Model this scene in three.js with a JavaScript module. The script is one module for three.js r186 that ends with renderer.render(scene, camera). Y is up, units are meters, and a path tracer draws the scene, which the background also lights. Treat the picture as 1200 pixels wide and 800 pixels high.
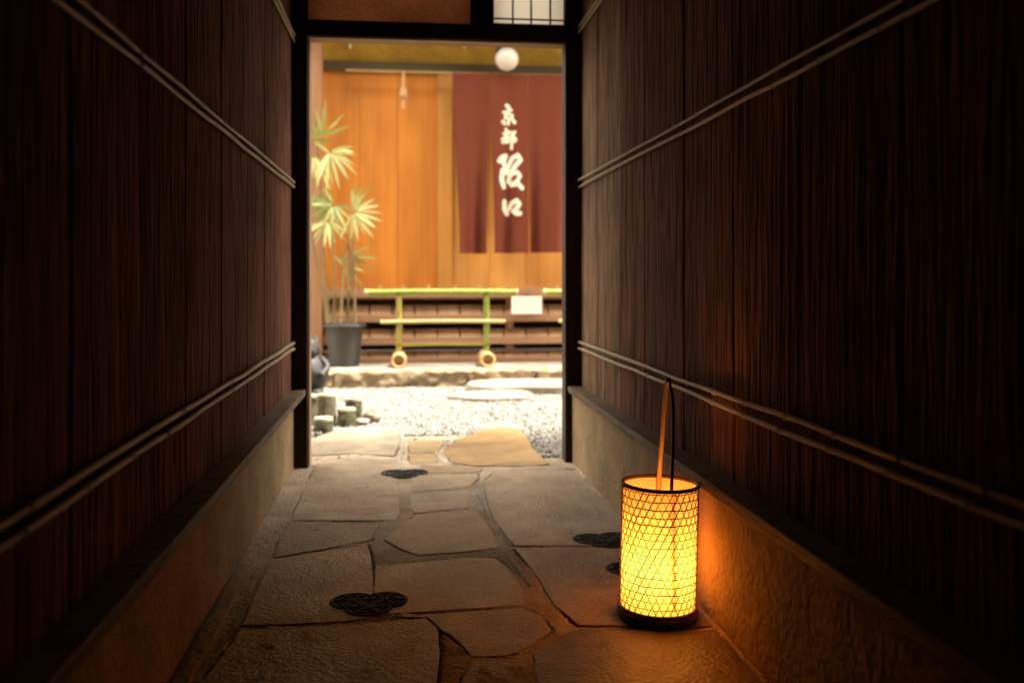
import * as THREE from 'three';
import { mergeGeometries, mergeVertices } from 'three/addons/utils/BufferGeometryUtils.js';
import { RoundedBoxGeometry } from 'three/addons/geometries/RoundedBoxGeometry.js';
import { ImprovedNoise } from 'three/addons/math/ImprovedNoise.js';

// ---------------------------------------------------------------- camera, sky, sun, exposure
const scene = new THREE.Scene();
const F = 1110, HORIZON = 322, EYE = 0.8, YAW = Math.atan(125 / F);
const camera = new THREE.PerspectiveCamera(2 * Math.atan(400 / F) * 180 / Math.PI, 1200 / 800, 0.05, 400);
camera.position.set(0, EYE, 0);
camera.rotation.y = -YAW;
camera.setViewOffset(1200, 800, 0, 400 - HORIZON, 1200, 800);       // the lens is shifted down, verticals stay upright
camera.focus = 2.3;
camera.userData.fStop = 2.6;
scene.add(camera);

const renderer = new THREE.WebGLRenderer({ antialias: true });
renderer.setSize(1200, 800);
renderer.toneMapping = THREE.LinearToneMapping;
renderer.toneMappingExposure = 8;
renderer.shadowMap.enabled = true;

{ // bright overcast sky
  const W = 64, H = 32, d = new Float32Array(W * H * 4);
  for (let j = 0; j < H; j++) for (let i = 0; i < W; i++) {
    const up = Math.sin(((j + 0.5) / H - 0.5) * Math.PI), s = 0.72 + 0.28 * Math.max(0, up), k = (j * W + i) * 4;
    d[k] = s * 1.0; d[k + 1] = s * 0.93; d[k + 2] = s * 0.82; d[k + 3] = 1;
  }
  const sky = new THREE.DataTexture(d, W, H, THREE.RGBAFormat, THREE.FloatType);
  sky.mapping = THREE.EquirectangularReflectionMapping;
  sky.magFilter = THREE.LinearFilter; sky.minFilter = THREE.LinearFilter; sky.needsUpdate = true;
  scene.background = sky; scene.environment = sky;
}
const sun = new THREE.DirectionalLight(new THREE.Color(1, 0.96, 0.88), 2.0);
sun.name = 'sun';
sun.position.set(4.6, 10, -4.7); sun.target.position.set(0.3, 0, -5.6);
sun.castShadow = true; sun.shadow.radius = 12; sun.shadow.mapSize.set(2048, 2048);
Object.assign(sun.shadow.camera, { left: -8, right: 8, top: 8, bottom: -8, near: 0.5, far: 30 });
scene.add(sun, sun.target);

// ---------------------------------------------------------------- pixel helpers (photograph 1200 x 800)
const CO = Math.cos(YAW), SI = Math.sin(YAW);
const ray = (px, py) => { const a = (px - 600) / F, b = (HORIZON - py) / F; return [a * CO + SI, b, -(CO - a * SI)]; };
const onY = (px, py, y = 0) => { const r = ray(px, py), t = (y - EYE) / r[1]; return [r[0] * t, y, r[2] * t]; };
const onZ = (px, py, z) => { const r = ray(px, py), t = z / r[2]; return [r[0] * t, EYE + r[1] * t, z]; };
const onX = (px, py, x) => { const r = ray(px, py), t = x / r[0]; return [x, EYE + r[1] * t, r[2] * t]; };
const xz = (px, z) => onZ(px, HORIZON, z)[0];

// ---------------------------------------------------------------- random, noise, textures
let seed = 1234567;
const rnd = () => { seed |= 0; seed = seed + 0x6D2B79F5 | 0; let t = Math.imul(seed ^ seed >>> 15, 1 | seed); t = t + Math.imul(t ^ t >>> 7, 61 | t) ^ t; return ((t ^ t >>> 14) >>> 0) / 4294967296; };
const R = (a, b) => a + (b - a) * rnd();
const hash = (x, y, s) => { let h = Math.imul(x, 374761393) + Math.imul(y, 668265263) + Math.imul(s, 1274126177) | 0; h = Math.imul(h ^ h >>> 13, 1274126177); return ((h ^ h >>> 16) >>> 0) / 4294967296; };
function vn(x, y, px, py, s) {                                      // tiling value noise
  const x0 = Math.floor(x), y0 = Math.floor(y), fx = x - x0, fy = y - y0, m = (a, n) => ((a % n) + n) % n;
  const u = fx * fx * (3 - 2 * fx), v = fy * fy * (3 - 2 * fy);
  const a = hash(m(x0, px), m(y0, py), s), b = hash(m(x0 + 1, px), m(y0, py), s), c = hash(m(x0, px), m(y0 + 1, py), s), d = hash(m(x0 + 1, px), m(y0 + 1, py), s);
  return (a + (b - a) * u) * (1 - v) + (c + (d - c) * u) * v;
}
function fbm(u, v, fx, fy, s, oct = 4) { let a = 0, w = 0.5, n = 0; for (let o = 0; o < oct; o++) { a += w * vn(u * fx, v * fy, fx, fy, s + o); n += w; w *= 0.5; fx *= 2; fy *= 2; } return a / n; }
function tex(w, h, fn, srgb) {
  const d = new Uint8Array(w * h * 4);
  for (let j = 0; j < h; j++) for (let i = 0; i < w; i++) {
    const c = fn(i / w, j / h), k = (j * w + i) * 4;
    if (typeof c === 'number') d[k] = d[k + 1] = d[k + 2] = Math.max(0, Math.min(255, c * 255));
    else for (let q = 0; q < 3; q++) d[k + q] = Math.max(0, Math.min(255, (srgb ? Math.pow(Math.max(0, c[q]), 1 / 2.2) : c[q]) * 255));
    d[k + 3] = 255;
  }
  const t = new THREE.DataTexture(d, w, h, THREE.RGBAFormat);
  t.wrapS = t.wrapT = THREE.RepeatWrapping; t.magFilter = THREE.LinearFilter; t.minFilter = THREE.LinearMipmapLinearFilter; t.generateMipmaps = true;
  if (srgb) t.colorSpace = THREE.SRGBColorSpace;
  t.needsUpdate = true;
  return t;
}
const rep = (t, a, b) => { const c = t.clone(); c.repeat.set(a, b); c.needsUpdate = true; return c; };
const sm = (a, b, x) => { const t = Math.max(0, Math.min(1, (x - a) / (b - a))); return t * t * (3 - 2 * t); };

// weathered vertical grain: a tile is 1.6 m wide and 3.2 m tall
const grainH = (u, v) => {
  const wu = u + 0.012 * (fbm(u, v, 5, 4, 11, 3) - 0.5) + 0.004 * (fbm(u, v, 9, 14, 12, 2) - 0.5);
  const fine = vn(wu * 360, v * 44, 360, 44, 21), mid = vn(wu * 170, v * 16, 170, 16, 22), wide = vn(wu * 46, v * 5, 46, 5, 23);
  return 0.46 * fine + 0.38 * mid + 0.16 * wide;
};
const grainBump = tex(1024, 1024, (u, v) => sm(0.18, 0.82, grainH(u, v)));
const grainMap = tex(1024, 1024, (u, v) => {
  const h = sm(0.15, 0.85, grainH(u, v)), p = fbm(u, v, 6, 10, 31, 4), k = 0.34 + 0.8 * h + 0.5 * (p - 0.5), g = 0.5 + 0.5 * fbm(u, v, 12, 3, 33, 3);
  return [k, k * (0.86 + 0.1 * g), k * (0.78 + 0.18 * g)];
}, true);
// fine planed wood for the house front
const boardMap = tex(512, 1024, (u, v) => {
  const wu = u + 0.03 * (fbm(u, v, 3, 2, 41, 3) - 0.5);
  const a = vn(wu * 60, v * 3, 60, 3, 42), b = vn(wu * 150, v * 8, 150, 8, 43), p = fbm(u, v, 4, 4, 44, 4);
  const k = 0.8 + 0.1 * a + 0.07 * b + 0.4 * (p - 0.5);
  return [k, k * (0.92 + 0.12 * (a - 0.5)), k * (0.86 + 0.3 * (a - 0.5))];
}, true);
const stoneH = (u, v) => 0.62 * fbm(u, v, 6, 6, 51, 5) + 0.26 * fbm(u, v, 70, 70, 52, 2) + 0.12 * hash(Math.floor(u * 512), Math.floor(v * 512), 53);
const stoneBump = tex(512, 512, (u, v) => stoneH(u, v));
const stoneMap = tex(1024, 1024, (u, v) => {
  const p = fbm(u, v, 5, 5, 61, 5), q = fbm(u, v, 11, 11, 62, 4), sp = hash(Math.floor(u * 640), Math.floor(v * 640), 63), s2 = vn(u * 300, v * 300, 300, 300, 64);
  let k = 0.62 + 0.55 * (p - 0.5) + 0.5 * (s2 - 0.5) + 0.26 * (sp - 0.5);
  k *= 1 - 0.24 * sm(0.48, 0.72, q);                                // damp-looking dirt stains with ragged outlines
  if (sp > 0.965) k += 0.28;
  const w = fbm(u, v, 4, 4, 65, 4);
  return [k, k * (0.93 + 0.1 * (w - 0.5)), k * (0.84 + 0.22 * (w - 0.5))];
}, true);
const stoneRough = tex(512, 512, (u, v) => 0.42 + 0.4 * fbm(u, v, 6, 6, 66, 5) + 0.1 * vn(u * 128, v * 128, 128, 128, 67));
const plasterBump = tex(512, 512, (u, v) => 0.6 * fbm(u, v, 50, 50, 71, 3) + 0.4 * fbm(u, v, 8, 8, 72, 3));
const plasterMap = tex(512, 512, (u, v) => {
  const p = fbm(u, v, 6, 6, 73, 5), s = vn(u * 170, v * 170, 170, 170, 74), k = 0.78 + 0.6 * (p - 0.5) + 0.36 * (s - 0.5);
  return [k, k * 0.985, k * 0.96];
}, true);
const clothBump = tex(256, 256, (u, v) => 0.5 + 0.25 * Math.sin(u * 256 * Math.PI / 2) * Math.sin(v * 256 * Math.PI / 2) + 0.5 * (vn(u * 64, v * 64, 64, 64, 75) - 0.5));
const bambooMap = tex(128, 512, (u, v) => { const k = 0.8 + 0.35 * (fbm(u, v, 8, 6, 81, 4) - 0.5) + 0.2 * (vn(u * 50, v * 4, 50, 4, 82) - 0.5); return [k, k * (0.94 + 0.1 * fbm(u, v, 3, 9, 83, 3)), k * 0.9]; }, true);

// ---------------------------------------------------------------- materials
const C = (r, g, b) => new THREE.Color().setRGB(r, g, b);
const mat = (o) => new THREE.MeshStandardMaterial(o);
const M = {};
const wood = (c, rough = 0.8, bump = 0.004, spec = 0.3) => new THREE.MeshPhysicalMaterial({ color: c, map: rep(grainMap, 1 / 1.6, 1 / 3.2), bumpMap: rep(grainBump, 1 / 1.6, 1 / 3.2), bumpScale: bump, roughness: rough, specularIntensity: spec });
M.plank = [C(0.160, 0.071, 0.046), C(0.154, 0.068, 0.044), C(0.166, 0.075, 0.048), C(0.158, 0.072, 0.047)].map((c) => wood(c, 0.9, 0.0035, 0.14));
M.plankGateLit = wood(C(0.20, 0.115, 0.06), 0.85, 0.0045);  // paler plank wood; courtyard light near the gate is put into its colour
M.post = wood(C(0.035, 0.02, 0.017), 0.6, 0.0015);
M.sill = wood(C(0.13, 0.09, 0.055), 0.62, 0.0015);
M.darkBoard = wood(C(0.10, 0.06, 0.04), 0.8, 0.002);
M.transom = new THREE.MeshPhysicalMaterial({ color: C(0.42, 0.14, 0.05), map: rep(plasterMap, 1, 1), roughness: 1, transmission: 0.09, thickness: 0, side: THREE.DoubleSide });
M.litEdge = wood(C(0.33, 0.21, 0.11), 0.7, 0.001);  // pale colour carries the light band on lintel and post
M.plaster = mat({ color: C(0.32, 0.212, 0.094), map: rep(plasterMap, 1.6, 1.6), bumpMap: rep(plasterBump, 1.6, 1.6), bumpScale: 0.008, roughness: 0.92 });
M.yellowPlaster = mat({ color: C(0.60, 0.37, 0.045), map: rep(plasterMap, 1, 1), bumpMap: rep(plasterBump, 1, 1), bumpScale: 0.002, roughness: 0.95 });
M.batten = mat({ color: C(0.30, 0.215, 0.11), map: rep(bambooMap, 1, 3), roughness: 0.55 });
M.greenBamboo = mat({ color: C(0.21, 0.27, 0.03), map: rep(bambooMap, 1, 2), roughness: 0.38 });
M.yellowBamboo = mat({ color: C(0.33, 0.27, 0.04), map: rep(bambooMap, 1, 2), roughness: 0.4 });
M.paleBamboo = mat({ color: C(0.46, 0.34, 0.14), map: rep(bambooMap, 1, 2), roughness: 0.5 });
M.cutBamboo = mat({ color: C(0.58, 0.37, 0.16), map: rep(bambooMap, 1, 2), roughness: 0.7 });
const stone = (c) => mat({ color: c, map: rep(stoneMap, 1 / 0.8, 1 / 0.8), bumpMap: rep(stoneBump, 1 / 0.55, 1 / 0.55), bumpScale: 0.011, roughness: 0.62, roughnessMap: stoneRough });
M.flag = { grey: stone(C(0.48, 0.40, 0.31)), brown: stone(C(0.46, 0.335, 0.225)), tan: stone(C(0.50, 0.37, 0.205)), ochre: stone(C(0.42, 0.285, 0.13)), dark: stone(C(0.31, 0.225, 0.16)), umber: stone(C(0.23, 0.15, 0.09)), pale: stone(C(0.48, 0.42, 0.33)) };
M.mortar = mat({ color: C(0.40, 0.31, 0.215), map: rep(plasterMap, 2.2, 2.2), bumpMap: rep(plasterBump, 2.2, 2.2), bumpScale: 0.009, roughness: 0.92 });
M.paleMortar = mat({ color: C(0.42, 0.37, 0.29), map: rep(plasterMap, 4, 4), bumpMap: rep(plasterBump, 4, 4), bumpScale: 0.006, roughness: 0.9 });
M.slab = stone(C(0.52, 0.475, 0.40));
M.kerb = stone(C(0.42, 0.315, 0.185));
M.gravelBed = mat({ color: C(0.30, 0.26, 0.21), map: rep(stoneMap, 2, 2), roughness: 0.95 });
M.earth = mat({ color: C(0.25, 0.21, 0.16), map: rep(stoneMap, 0.7, 0.7), roughness: 0.95 });
M.pebble = mat({ color: C(0.33, 0.31, 0.275), roughness: 0.8 });
const board = (c, rough = 0.5) => mat({ color: c, map: rep(boardMap, 1 / 0.5, 1 / 1.6), roughness: rough });
M.orangeBoard = [board(C(0.65, 0.245, 0.03)), board(C(0.67, 0.255, 0.033)), board(C(0.64, 0.24, 0.029))];
M.lightBoard = [board(C(0.78, 0.39, 0.09)), board(C(0.80, 0.41, 0.10)), board(C(0.76, 0.36, 0.08))];
M.stile = board(C(0.68, 0.33, 0.07));
M.pillar = board(C(0.42, 0.22, 0.11), 0.65);
M.skirt = [board(C(0.44, 0.27, 0.14), 0.7), board(C(0.48, 0.29, 0.155), 0.7), board(C(0.41, 0.25, 0.13), 0.7)];
M.fascia = board(C(0.34, 0.195, 0.11), 0.7);
M.beam = board(C(0.11, 0.085, 0.035), 0.8);
M.iron = new THREE.MeshPhysicalMaterial({ specularIntensity: 0.4, color: C(0.008, 0.007, 0.0065), roughness: 0.55, metalness: 0, bumpMap: rep(plasterBump, 6, 6), bumpScale: 0.002 });
M.pot = mat({ color: C(0.03, 0.027, 0.022), roughness: 0.6 });
M.soil = mat({ color: C(0.05, 0.035, 0.025), roughness: 1 });
M.cane = mat({ color: C(0.22, 0.15, 0.055), map: rep(bambooMap, 1, 4), roughness: 0.7 });
M.leaf = [C(0.40, 0.44, 0.10), C(0.56, 0.56, 0.22), C(0.34, 0.40, 0.13)].map((c) => new THREE.MeshPhysicalMaterial({ color: c, roughness: 0.6, transmission: 0.3, thickness: 0, side: THREE.DoubleSide }));
M.moss = mat({ color: C(0.20, 0.20, 0.09), map: rep(stoneMap, 3, 3), bumpMap: rep(plasterBump, 3, 3), bumpScale: 0.01, roughness: 0.95 });
M.stumpTop = mat({ color: C(0.55, 0.48, 0.34), map: rep(stoneMap, 4, 4), roughness: 0.9 });
M.stump = mat({ color: C(0.27, 0.23, 0.14), map: rep(stoneMap, 3, 3), bumpMap: rep(plasterBump, 3, 3), bumpScale: 0.01, roughness: 0.95 });
M.ceramic = mat({ color: C(0.04, 0.034, 0.029), map: rep(stoneMap, 3, 3), roughness: 0.6 });
M.globe = mat({ color: C(0.7, 0.66, 0.56), roughness: 0.3 });
M.black = mat({ color: C(0.02, 0.017, 0.014), roughness: 0.6 });
M.shoji = new THREE.MeshPhysicalMaterial({ color: C(0.84, 0.76, 0.62), roughness: 1, transmission: 0.35, thickness: 0, side: THREE.DoubleSide });
M.paper = new THREE.MeshPhysicalMaterial({ color: C(0.93, 0.70, 0.46), roughness: 1, transmission: 0.55, thickness: 0, side: THREE.DoubleSide });
M.weave = mat({ color: C(0.095, 0.045, 0.018), roughness: 0.6 });
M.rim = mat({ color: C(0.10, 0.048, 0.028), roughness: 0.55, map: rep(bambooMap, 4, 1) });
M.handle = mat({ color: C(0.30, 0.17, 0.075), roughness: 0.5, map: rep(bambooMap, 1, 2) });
M.ornament = mat({ color: C(0.5, 0.29, 0.13), roughness: 0.6 });
M.roof = mat({ color: C(0.10, 0.10, 0.10), roughness: 0.7 });

// ---------------------------------------------------------------- builders
const taken = {};
const numbered = (n) => { const k = taken[n] = (taken[n] ?? -1) + 1; return k ? n + '_' + String(k).padStart(3, '0') : n; };
function tag(o, label, category, group, kind) { o.userData = { label, category }; if (group) o.userData.group = group; if (kind) o.userData.kind = kind; return o; }
function thing(name, label, category, pos = [0, 0, 0], group, kind) { const o = new THREE.Group(); o.name = numbered(name); o.position.set(...pos); tag(o, label, category, group, kind); scene.add(o); return o; }
function part(name, geo, m, parent, pos) {
  const o = new THREE.Mesh(geo, m); o.name = name; o.castShadow = o.receiveShadow = true;
  if (pos) o.position.set(...pos);
  (parent ?? scene).add(o);
  if (!parent) o.name = numbered(name);
  return o;
}
function metreUV(g, du = 0, dv = 0, swap = false) {                 // uv in metres by the way each face points
  if (g.index) g = g.toNonIndexed();
  const p = g.attributes.position, n = g.attributes.normal, uv = new Float32Array(p.count * 2);
  for (let i = 0; i < p.count; i += 3) {
    let ax = 0, ay = 0, az = 0;
    for (let k = 0; k < 3; k++) { ax += Math.abs(n.getX(i + k)); ay += Math.abs(n.getY(i + k)); az += Math.abs(n.getZ(i + k)); }
    for (let k = 0; k < 3; k++) {
      const x = p.getX(i + k), y = p.getY(i + k), z = p.getZ(i + k);
      let u, v;
      if (ax >= ay && ax >= az) { u = z; v = y; } else if (ay >= az) { u = x; v = z; } else { u = x; v = y; }
      if (swap) [u, v] = [v, u];
      uv[(i + k) * 2] = u + du; uv[(i + k) * 2 + 1] = v + dv;
    }
  }
  g.setAttribute('uv', new THREE.BufferAttribute(uv, 2));
  return g;
}
// a box given by its two corners, with slightly rounded edges; swap turns the grain to run along z or x
function box(a, b, r = 0.003, o = {}) {
  const s = [0, 1, 2].map((k) => Math.abs(b[k] - a[k])), c = [0, 1, 2].map((k) => (a[k] + b[k]) / 2);
  const g = r ? new RoundedBoxGeometry(s[0], s[1], s[2], 1, Math.min(r, ...s.map((q) => q * 0.45))) : new THREE.BoxGeometry(...s);
  g.translate(...c);
  return metreUV(g, o.du ?? 0, o.dv ?? 0, o.swap);
}
function culm(pts, r, o = {}) {                                     // a bamboo culm along a path, with nodes
  const curve = new THREE.CatmullRomCurve3(pts.map((p) => new THREE.Vector3(...p)));
  const L = curve.getLength(), step = o.node ?? 0.22, n = Math.max(8, Math.ceil(L / (o.seg ?? 0.02))), side = o.side ?? 10, off = o.off ?? 0.3;
  const fr = curve.computeFrenetFrames(n, false), pos = [], uv = [], idx = [], P = new THREE.Vector3();
  for (let i = 0; i <= n; i++) {
    const s = i / n; curve.getPointAt(s, P);
    const d = Math.abs((((s * L / step + off) % 1) + 1) % 1 - 0.5) * step, taper = 1 + (o.taper ?? 0) * (s - 0.5);
    const rr = r * taper * (1 + (o.bulge ?? 0.16) * Math.exp(-Math.pow(d / (r * 0.55), 2)) - 0.06 * Math.exp(-Math.pow((d - r * 1.3) / (r * 0.6), 2)));
    for (let k = 0; k <= side; k++) {
      const a = k / side * Math.PI * 2, x = Math.cos(a) * rr, y = Math.sin(a) * rr;
      pos.push(P.x + fr.normals[i].x * x + fr.binormals[i].x * y, P.y + fr.normals[i].y * x + fr.binormals[i].y * y, P.z + fr.normals[i].z * x + fr.binormals[i].z * y);
      uv.push(k / side, s * L);
    }
  }
  for (let i = 0; i < n; i++) for (let k = 0; k < side; k++) { const a = i * (side + 1) + k, b = a + side + 1; idx.push(a, b, a + 1, b, b + 1, a + 1); }
  for (const e of [0, n]) {                                         // closed ends
    const c = pos.length / 3; curve.getPointAt(e / n, P); pos.push(P.x, P.y, P.z); uv.push(0.5, 0);
    for (let k = 0; k < side; k++) { const a = e * (side + 1) + k; e ? idx.push(c, a, a + 1) : idx.push(c, a + 1, a); }
  }
  const g = new THREE.BufferGeometry();
  g.setAttribute('position', new THREE.Float32BufferAttribute(pos, 3)); g.setAttribute('uv', new THREE.Float32BufferAttribute(uv, 2)); g.setIndex(idx);
  g.computeVertexNormals();
  return g;
}
const noise = new ImprovedNoise();
function roughen(g, amp, f, s = 0) {                                // push vertices about by smooth noise; keeps seams closed
  const p = g.attributes.position;
  for (let i = 0; i < p.count; i++) {
    const x = p.getX(i), y = p.getY(i), z = p.getZ(i);
    p.setXYZ(i, x + amp * noise.noise(x * f + s, y * f, z * f), y + amp * noise.noise(x * f, y * f + 7.3 + s, z * f), z + amp * noise.noise(x * f, y * f, z * f + 3.7 + s));
  }
  g.computeVertexNormals();
  return g;
}
const roughBox = (a, b, nseg, amp, f, s) => {
  const w = [0, 1, 2].map((k) => b[k] - a[k]);
  let g = new RoundedBoxGeometry(w[0], w[1], w[2], 3, Math.min(0.02, ...w.map((q) => q * 0.4)));
  g = new THREE.BoxGeometry(w[0], w[1], w[2], ...nseg); g.deleteAttribute('normal'); g.deleteAttribute('uv'); g = mergeVertices(g, 1e-4);
  g.translate((a[0] + b[0]) / 2, (a[1] + b[1]) / 2, (a[2] + b[2]) / 2);
  roughen(g, amp, f, s); g = g.toNonIndexed(); g.computeVertexNormals();
  return metreUV(g);
};

// ---------------------------------------------------------------- ground and paving
const ZG = -4.0;                                                    // front of the gate posts
{
  const g = new THREE.PlaneGeometry(120, 120); g.rotateX(-Math.PI / 2); g.translate(0, -0.06, 0);
  tag(part('ground', metreUV(g), M.earth), 'brown earth under and around the houses', 'ground', null, 'structure');
}
const pavement = thing('pavement', 'stone flag pavement of the passage, set in mortar', 'pavement', [0, 0, 0], null, 'structure');
// flagstones traced on the ground: [material, height, outline in photograph pixels]
const FLAGS = [
  ['grey', 0, [[341, 609], [352, 585], [362, 562], [373, 538], [420, 536], [463, 539], [465, 560], [467, 587], [467, 605], [461, 609]]],
  ['pale', 0.004, [[340, 536], [362, 534], [410, 531], [461, 534], [466, 524], [469, 510], [466, 502], [440, 500], [400, 502], [345, 512]]],
  ['tan', 0.002, [[479, 517], [516, 515.5], [518, 520], [511, 530], [481, 530.5]]],
  ['tan', 0.002, [[480, 532.5], [510, 532], [512, 541], [490, 543.5], [481, 542.5]]],
  ['ochre', 0.004, [[518, 529], [538, 514.5], [571, 503], [590, 501], [609, 503], [617, 513], [623.5, 525], [643, 544], [615, 546.5], [557, 545.5], [531, 542.3]]],
  ['pale', 0.001, [[572, 496], [592, 494], [612, 498], [600, 500], [580, 500]]],
  ['brown', 0, [[492, 545.5], [525, 545], [556, 547.5], [566, 548.8], [560, 553], [530, 554], [495, 555]]],
  ['grey', 0.002, [[482, 557], [505, 556], [559, 555], [560, 560], [549, 570.5], [520, 573], [484, 575.5]]],
  ['grey', 0, [[481, 580], [486, 578.5], [545, 574], [551, 575], [547, 586], [548, 594.5], [486, 600.5], [482, 594]]],
  ['brown', 0.003, [[488, 604], [520, 600.5], [550, 599], [560, 601], [573, 618], [586, 640], [584, 642], [540, 646.5], [490, 650], [470, 643], [451, 632], [466, 619]]],
  ['grey', 0.003, [[583, 551], [620, 549], [646.5, 549], [670, 552], [684, 565], [707, 585], [731, 611], [752, 638], [724, 638], [690, 639], [604, 639], [589, 620], [576.5, 601], [570, 578], [571, 561]]],
  ['dark', 0, [[338, 613.5], [390, 613.5], [444, 614], [433, 632], [384, 641.5], [322, 652], [328, 632]]],
  ['brown', 0.002, [[319, 655.5], [384, 645.5], [429, 638], [433, 650], [435, 668], [436, 690], [435, 722], [410, 727], [340, 731], [284, 732.5], [302, 690]]],
  ['tan', 0.001, [[441, 663], [500, 657.5], [552, 653], [580, 654], [593, 664], [608, 685], [617, 708], [535, 713.5], [456, 719], [441, 715], [439, 690]]],
  ['brown', 0.003, [[605, 643.5], [660, 642.5], [727, 642], [756, 643], [795, 690], [836, 733], [760, 734], [679, 732], [650, 708], [637, 685], [622, 664]]],
  ['umber', 0.002, [[658, 746], [684, 738.5], [760, 738.5], [840, 738], [894, 800], [990, 920], [650, 920], [631, 800], [626, 768]]],
  ['brown', 0, [[283, 737], [340, 735.5], [410, 731.5], [440, 729], [498, 724], [511, 735], [514, 760], [511, 790], [500, 920], [150, 920], [240, 795]]],
  ['brown', 0.001, [[460, 722], [540, 717.5], [612, 712.5], [634, 722], [645, 738], [622, 755], [606, 764], [590, 768], [553, 769], [546, 760], [531, 745], [514, 734], [502, 723]]],
  ['dark', -0.003, [[553, 774], [600, 771], [620, 771], [627, 800], [640, 920], [528, 920], [540, 800]]],
  ['brown', 0, [[200, 940], [500, 935], [660, 935], [640, 1500], [-300, 1500]]],
  ['tan', 0, [[672, 935], [1000, 935], [1430, 1500], [660, 1500]]],
];
const OUTLINES = [];
function flagGeometry(px, h, i) {
  const q = px.map(([x, y]) => { const p = onY(x, y); return new THREE.Vector2(Math.max(-0.43, Math.min(0.695, p[0])), -p[2]); });
  const pts = [];
  for (let a = 0; a < q.length; a++) {                              // ragged natural edges
    const b = q[(a + 1) % q.length], n = Math.max(1, Math.round(q[a].distanceTo(b) / 0.03)), d = b.clone().sub(q[a]), nx = -d.y / d.length(), ny = d.x / d.length();
    for (let k = 0; k < n; k++) {
      const t = k / n, w = k ? 0.0035 * noise.noise(q[a].x * 9 + t * n * 0.7, i * 3.1, a * 1.7) + R(-0.001, 0.001) : 0;
      pts.push(new THREE.Vector2(q[a].x + d.x * t + nx * w, q[a].y + d.y * t + ny * w));
    }
  }
  OUTLINES.push(pts);
  const g = new THREE.ExtrudeGeometry(new THREE.Shape(pts), { depth: 0.03, bevelEnabled: true, bevelThickness: 0.003, bevelSize: 0.003, bevelOffset: -0.0005, bevelSegments: 2, curveSegments: 1 });
  g.rotateX(-Math.PI / 2); g.translate(0, h * 0.6 - 0.033, 0);
  const uv = metreUV(g, R(0, 9), R(0, 9));
  return uv;
}
FLAGS.forEach(([m, h, px], i) => { const g = flagGeometry(px, h, i); part('flagstone', g, M.flag[m], pavement); });
// the mortar bed: nearly flush with the flags, sunk into an open crack along parts of their edges
{
  const build = (z0, z1, step) => {
    const w = 1.36, nx = Math.round(w / step), nz = Math.round((z0 - z1) / step), g = new THREE.PlaneGeometry(w, z0 - z1, nx, nz);
    g.rotateX(-Math.PI / 2); g.translate(0.145, 0, (z0 + z1) / 2);
    const p = g.attributes.position, segs = [];
    OUTLINES.forEach((P, f) => P.forEach((q, i) => segs.push([q.x, -q.y, P[(i + 1) % P.length].x, -P[(i + 1) % P.length].y, f])));
    const cell = 0.1, grid = new Map();
    segs.forEach((e) => { for (let a = Math.floor((Math.min(e[0], e[2]) - 0.02) / cell); a <= Math.floor((Math.max(e[0], e[2]) + 0.02) / cell); a++) for (let b = Math.floor((Math.min(e[1], e[3]) - 0.02) / cell); b <= Math.floor((Math.max(e[1], e[3]) + 0.02) / cell); b++) { const k = a * 1000 + b; grid.has(k) ? grid.get(k).push(e) : grid.set(k, [e]); } });
    for (let i = 0; i < p.count; i++) {
      const x = p.getX(i), z = p.getZ(i); let d = 1;
      for (const e of grid.get(Math.floor(x / cell) * 1000 + Math.floor(z / cell)) ?? []) { const dx = e[2] - e[0], dz = e[3] - e[1], t = Math.max(0, Math.min(1, ((x - e[0]) * dx + (z - e[1]) * dz) / (dx * dx + dz * dz))); d = Math.min(d, Math.hypot(x - e[0] - dx * t, z - e[1] - dz * t)); }
      const crack = sm(-0.05, 0.2, noise.noise(x * 5, 8.5, z * 5)) * (1 - sm(0.0035, 0.008, d));
      p.setY(i, -0.0018 + 0.003 * noise.noise(x * 11, 0.5, z * 11) + 0.0015 * noise.noise(x * 40, 4.5, z * 40) - 0.018 * crack - 0.06 * Math.max((1 - sm(-4.85, -4.72, z)), sm(0, 0.05, x - 0.53 + 0.35 * (-4.1 - z)) * (1 - sm(-4.14, -4.1, z))));
    }
    g.computeVertexNormals();
    return metreUV(g);
  };
  part('mortar_bed', build(-0.9, -5.3, 0.006), M.mortar, pavement);
  part('mortar_bed', build(1.6, -0.9, 0.04), M.mortar, pavement);
}
// ridges of pale pointing mortar along some joints
function seam(px, w, seedN) {
  const c = new THREE.CatmullRomCurve3(px.map(([x, y]) => { const p = onY(x, y); return new THREE.Vector3(p[0], 0.001, p[2]); }));
  const n = Math.ceil(c.getLength() / 0.008), pos = [], idx = [];
  for (let i = 0; i <= n; i++) {
    const p = c.getPointAt(i / n), t = c.getTangentAt(i / n), nx = -t.z, nz = t.x, end = Math.min(1, i / 3, (n - i) / 3);
    for (let k = 0; k < 5; k++) {
      const s = (k - 2) / 2, ww = w * (1 + 0.7 * noise.noise(i * 0.33, k * 0.5, seedN)) * (0.3 + 0.7 * end), y = -0.012 + (k === 0 || k === 4 ? 0 : 0.014 + 0.006 * noise.noise(i * 0.5, k, seedN + 5)) * end;
      pos.push(p.x + nx * s * ww, y, p.z + nz * s * ww);
    }
  }
  for (let i = 0; i < n; i++) for (let k = 0; k < 4; k++) { const a = i * 5 + k; idx.push(a, a + 1, a + 5, a + 1, a + 6, a + 5); }
  let g = new THREE.BufferGeometry(); g.setAttribute('position', new THREE.Float32BufferAttribute(pos, 3)); g.setIndex(idx); g.computeVertexNormals();
  g = metreUV(g);
  part('mortar_seam', g, M.paleMortar, pavement);
}
seam([[513, 529], [519, 537], [530, 544.5], [556, 547.5]], 0.02, 1);
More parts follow.
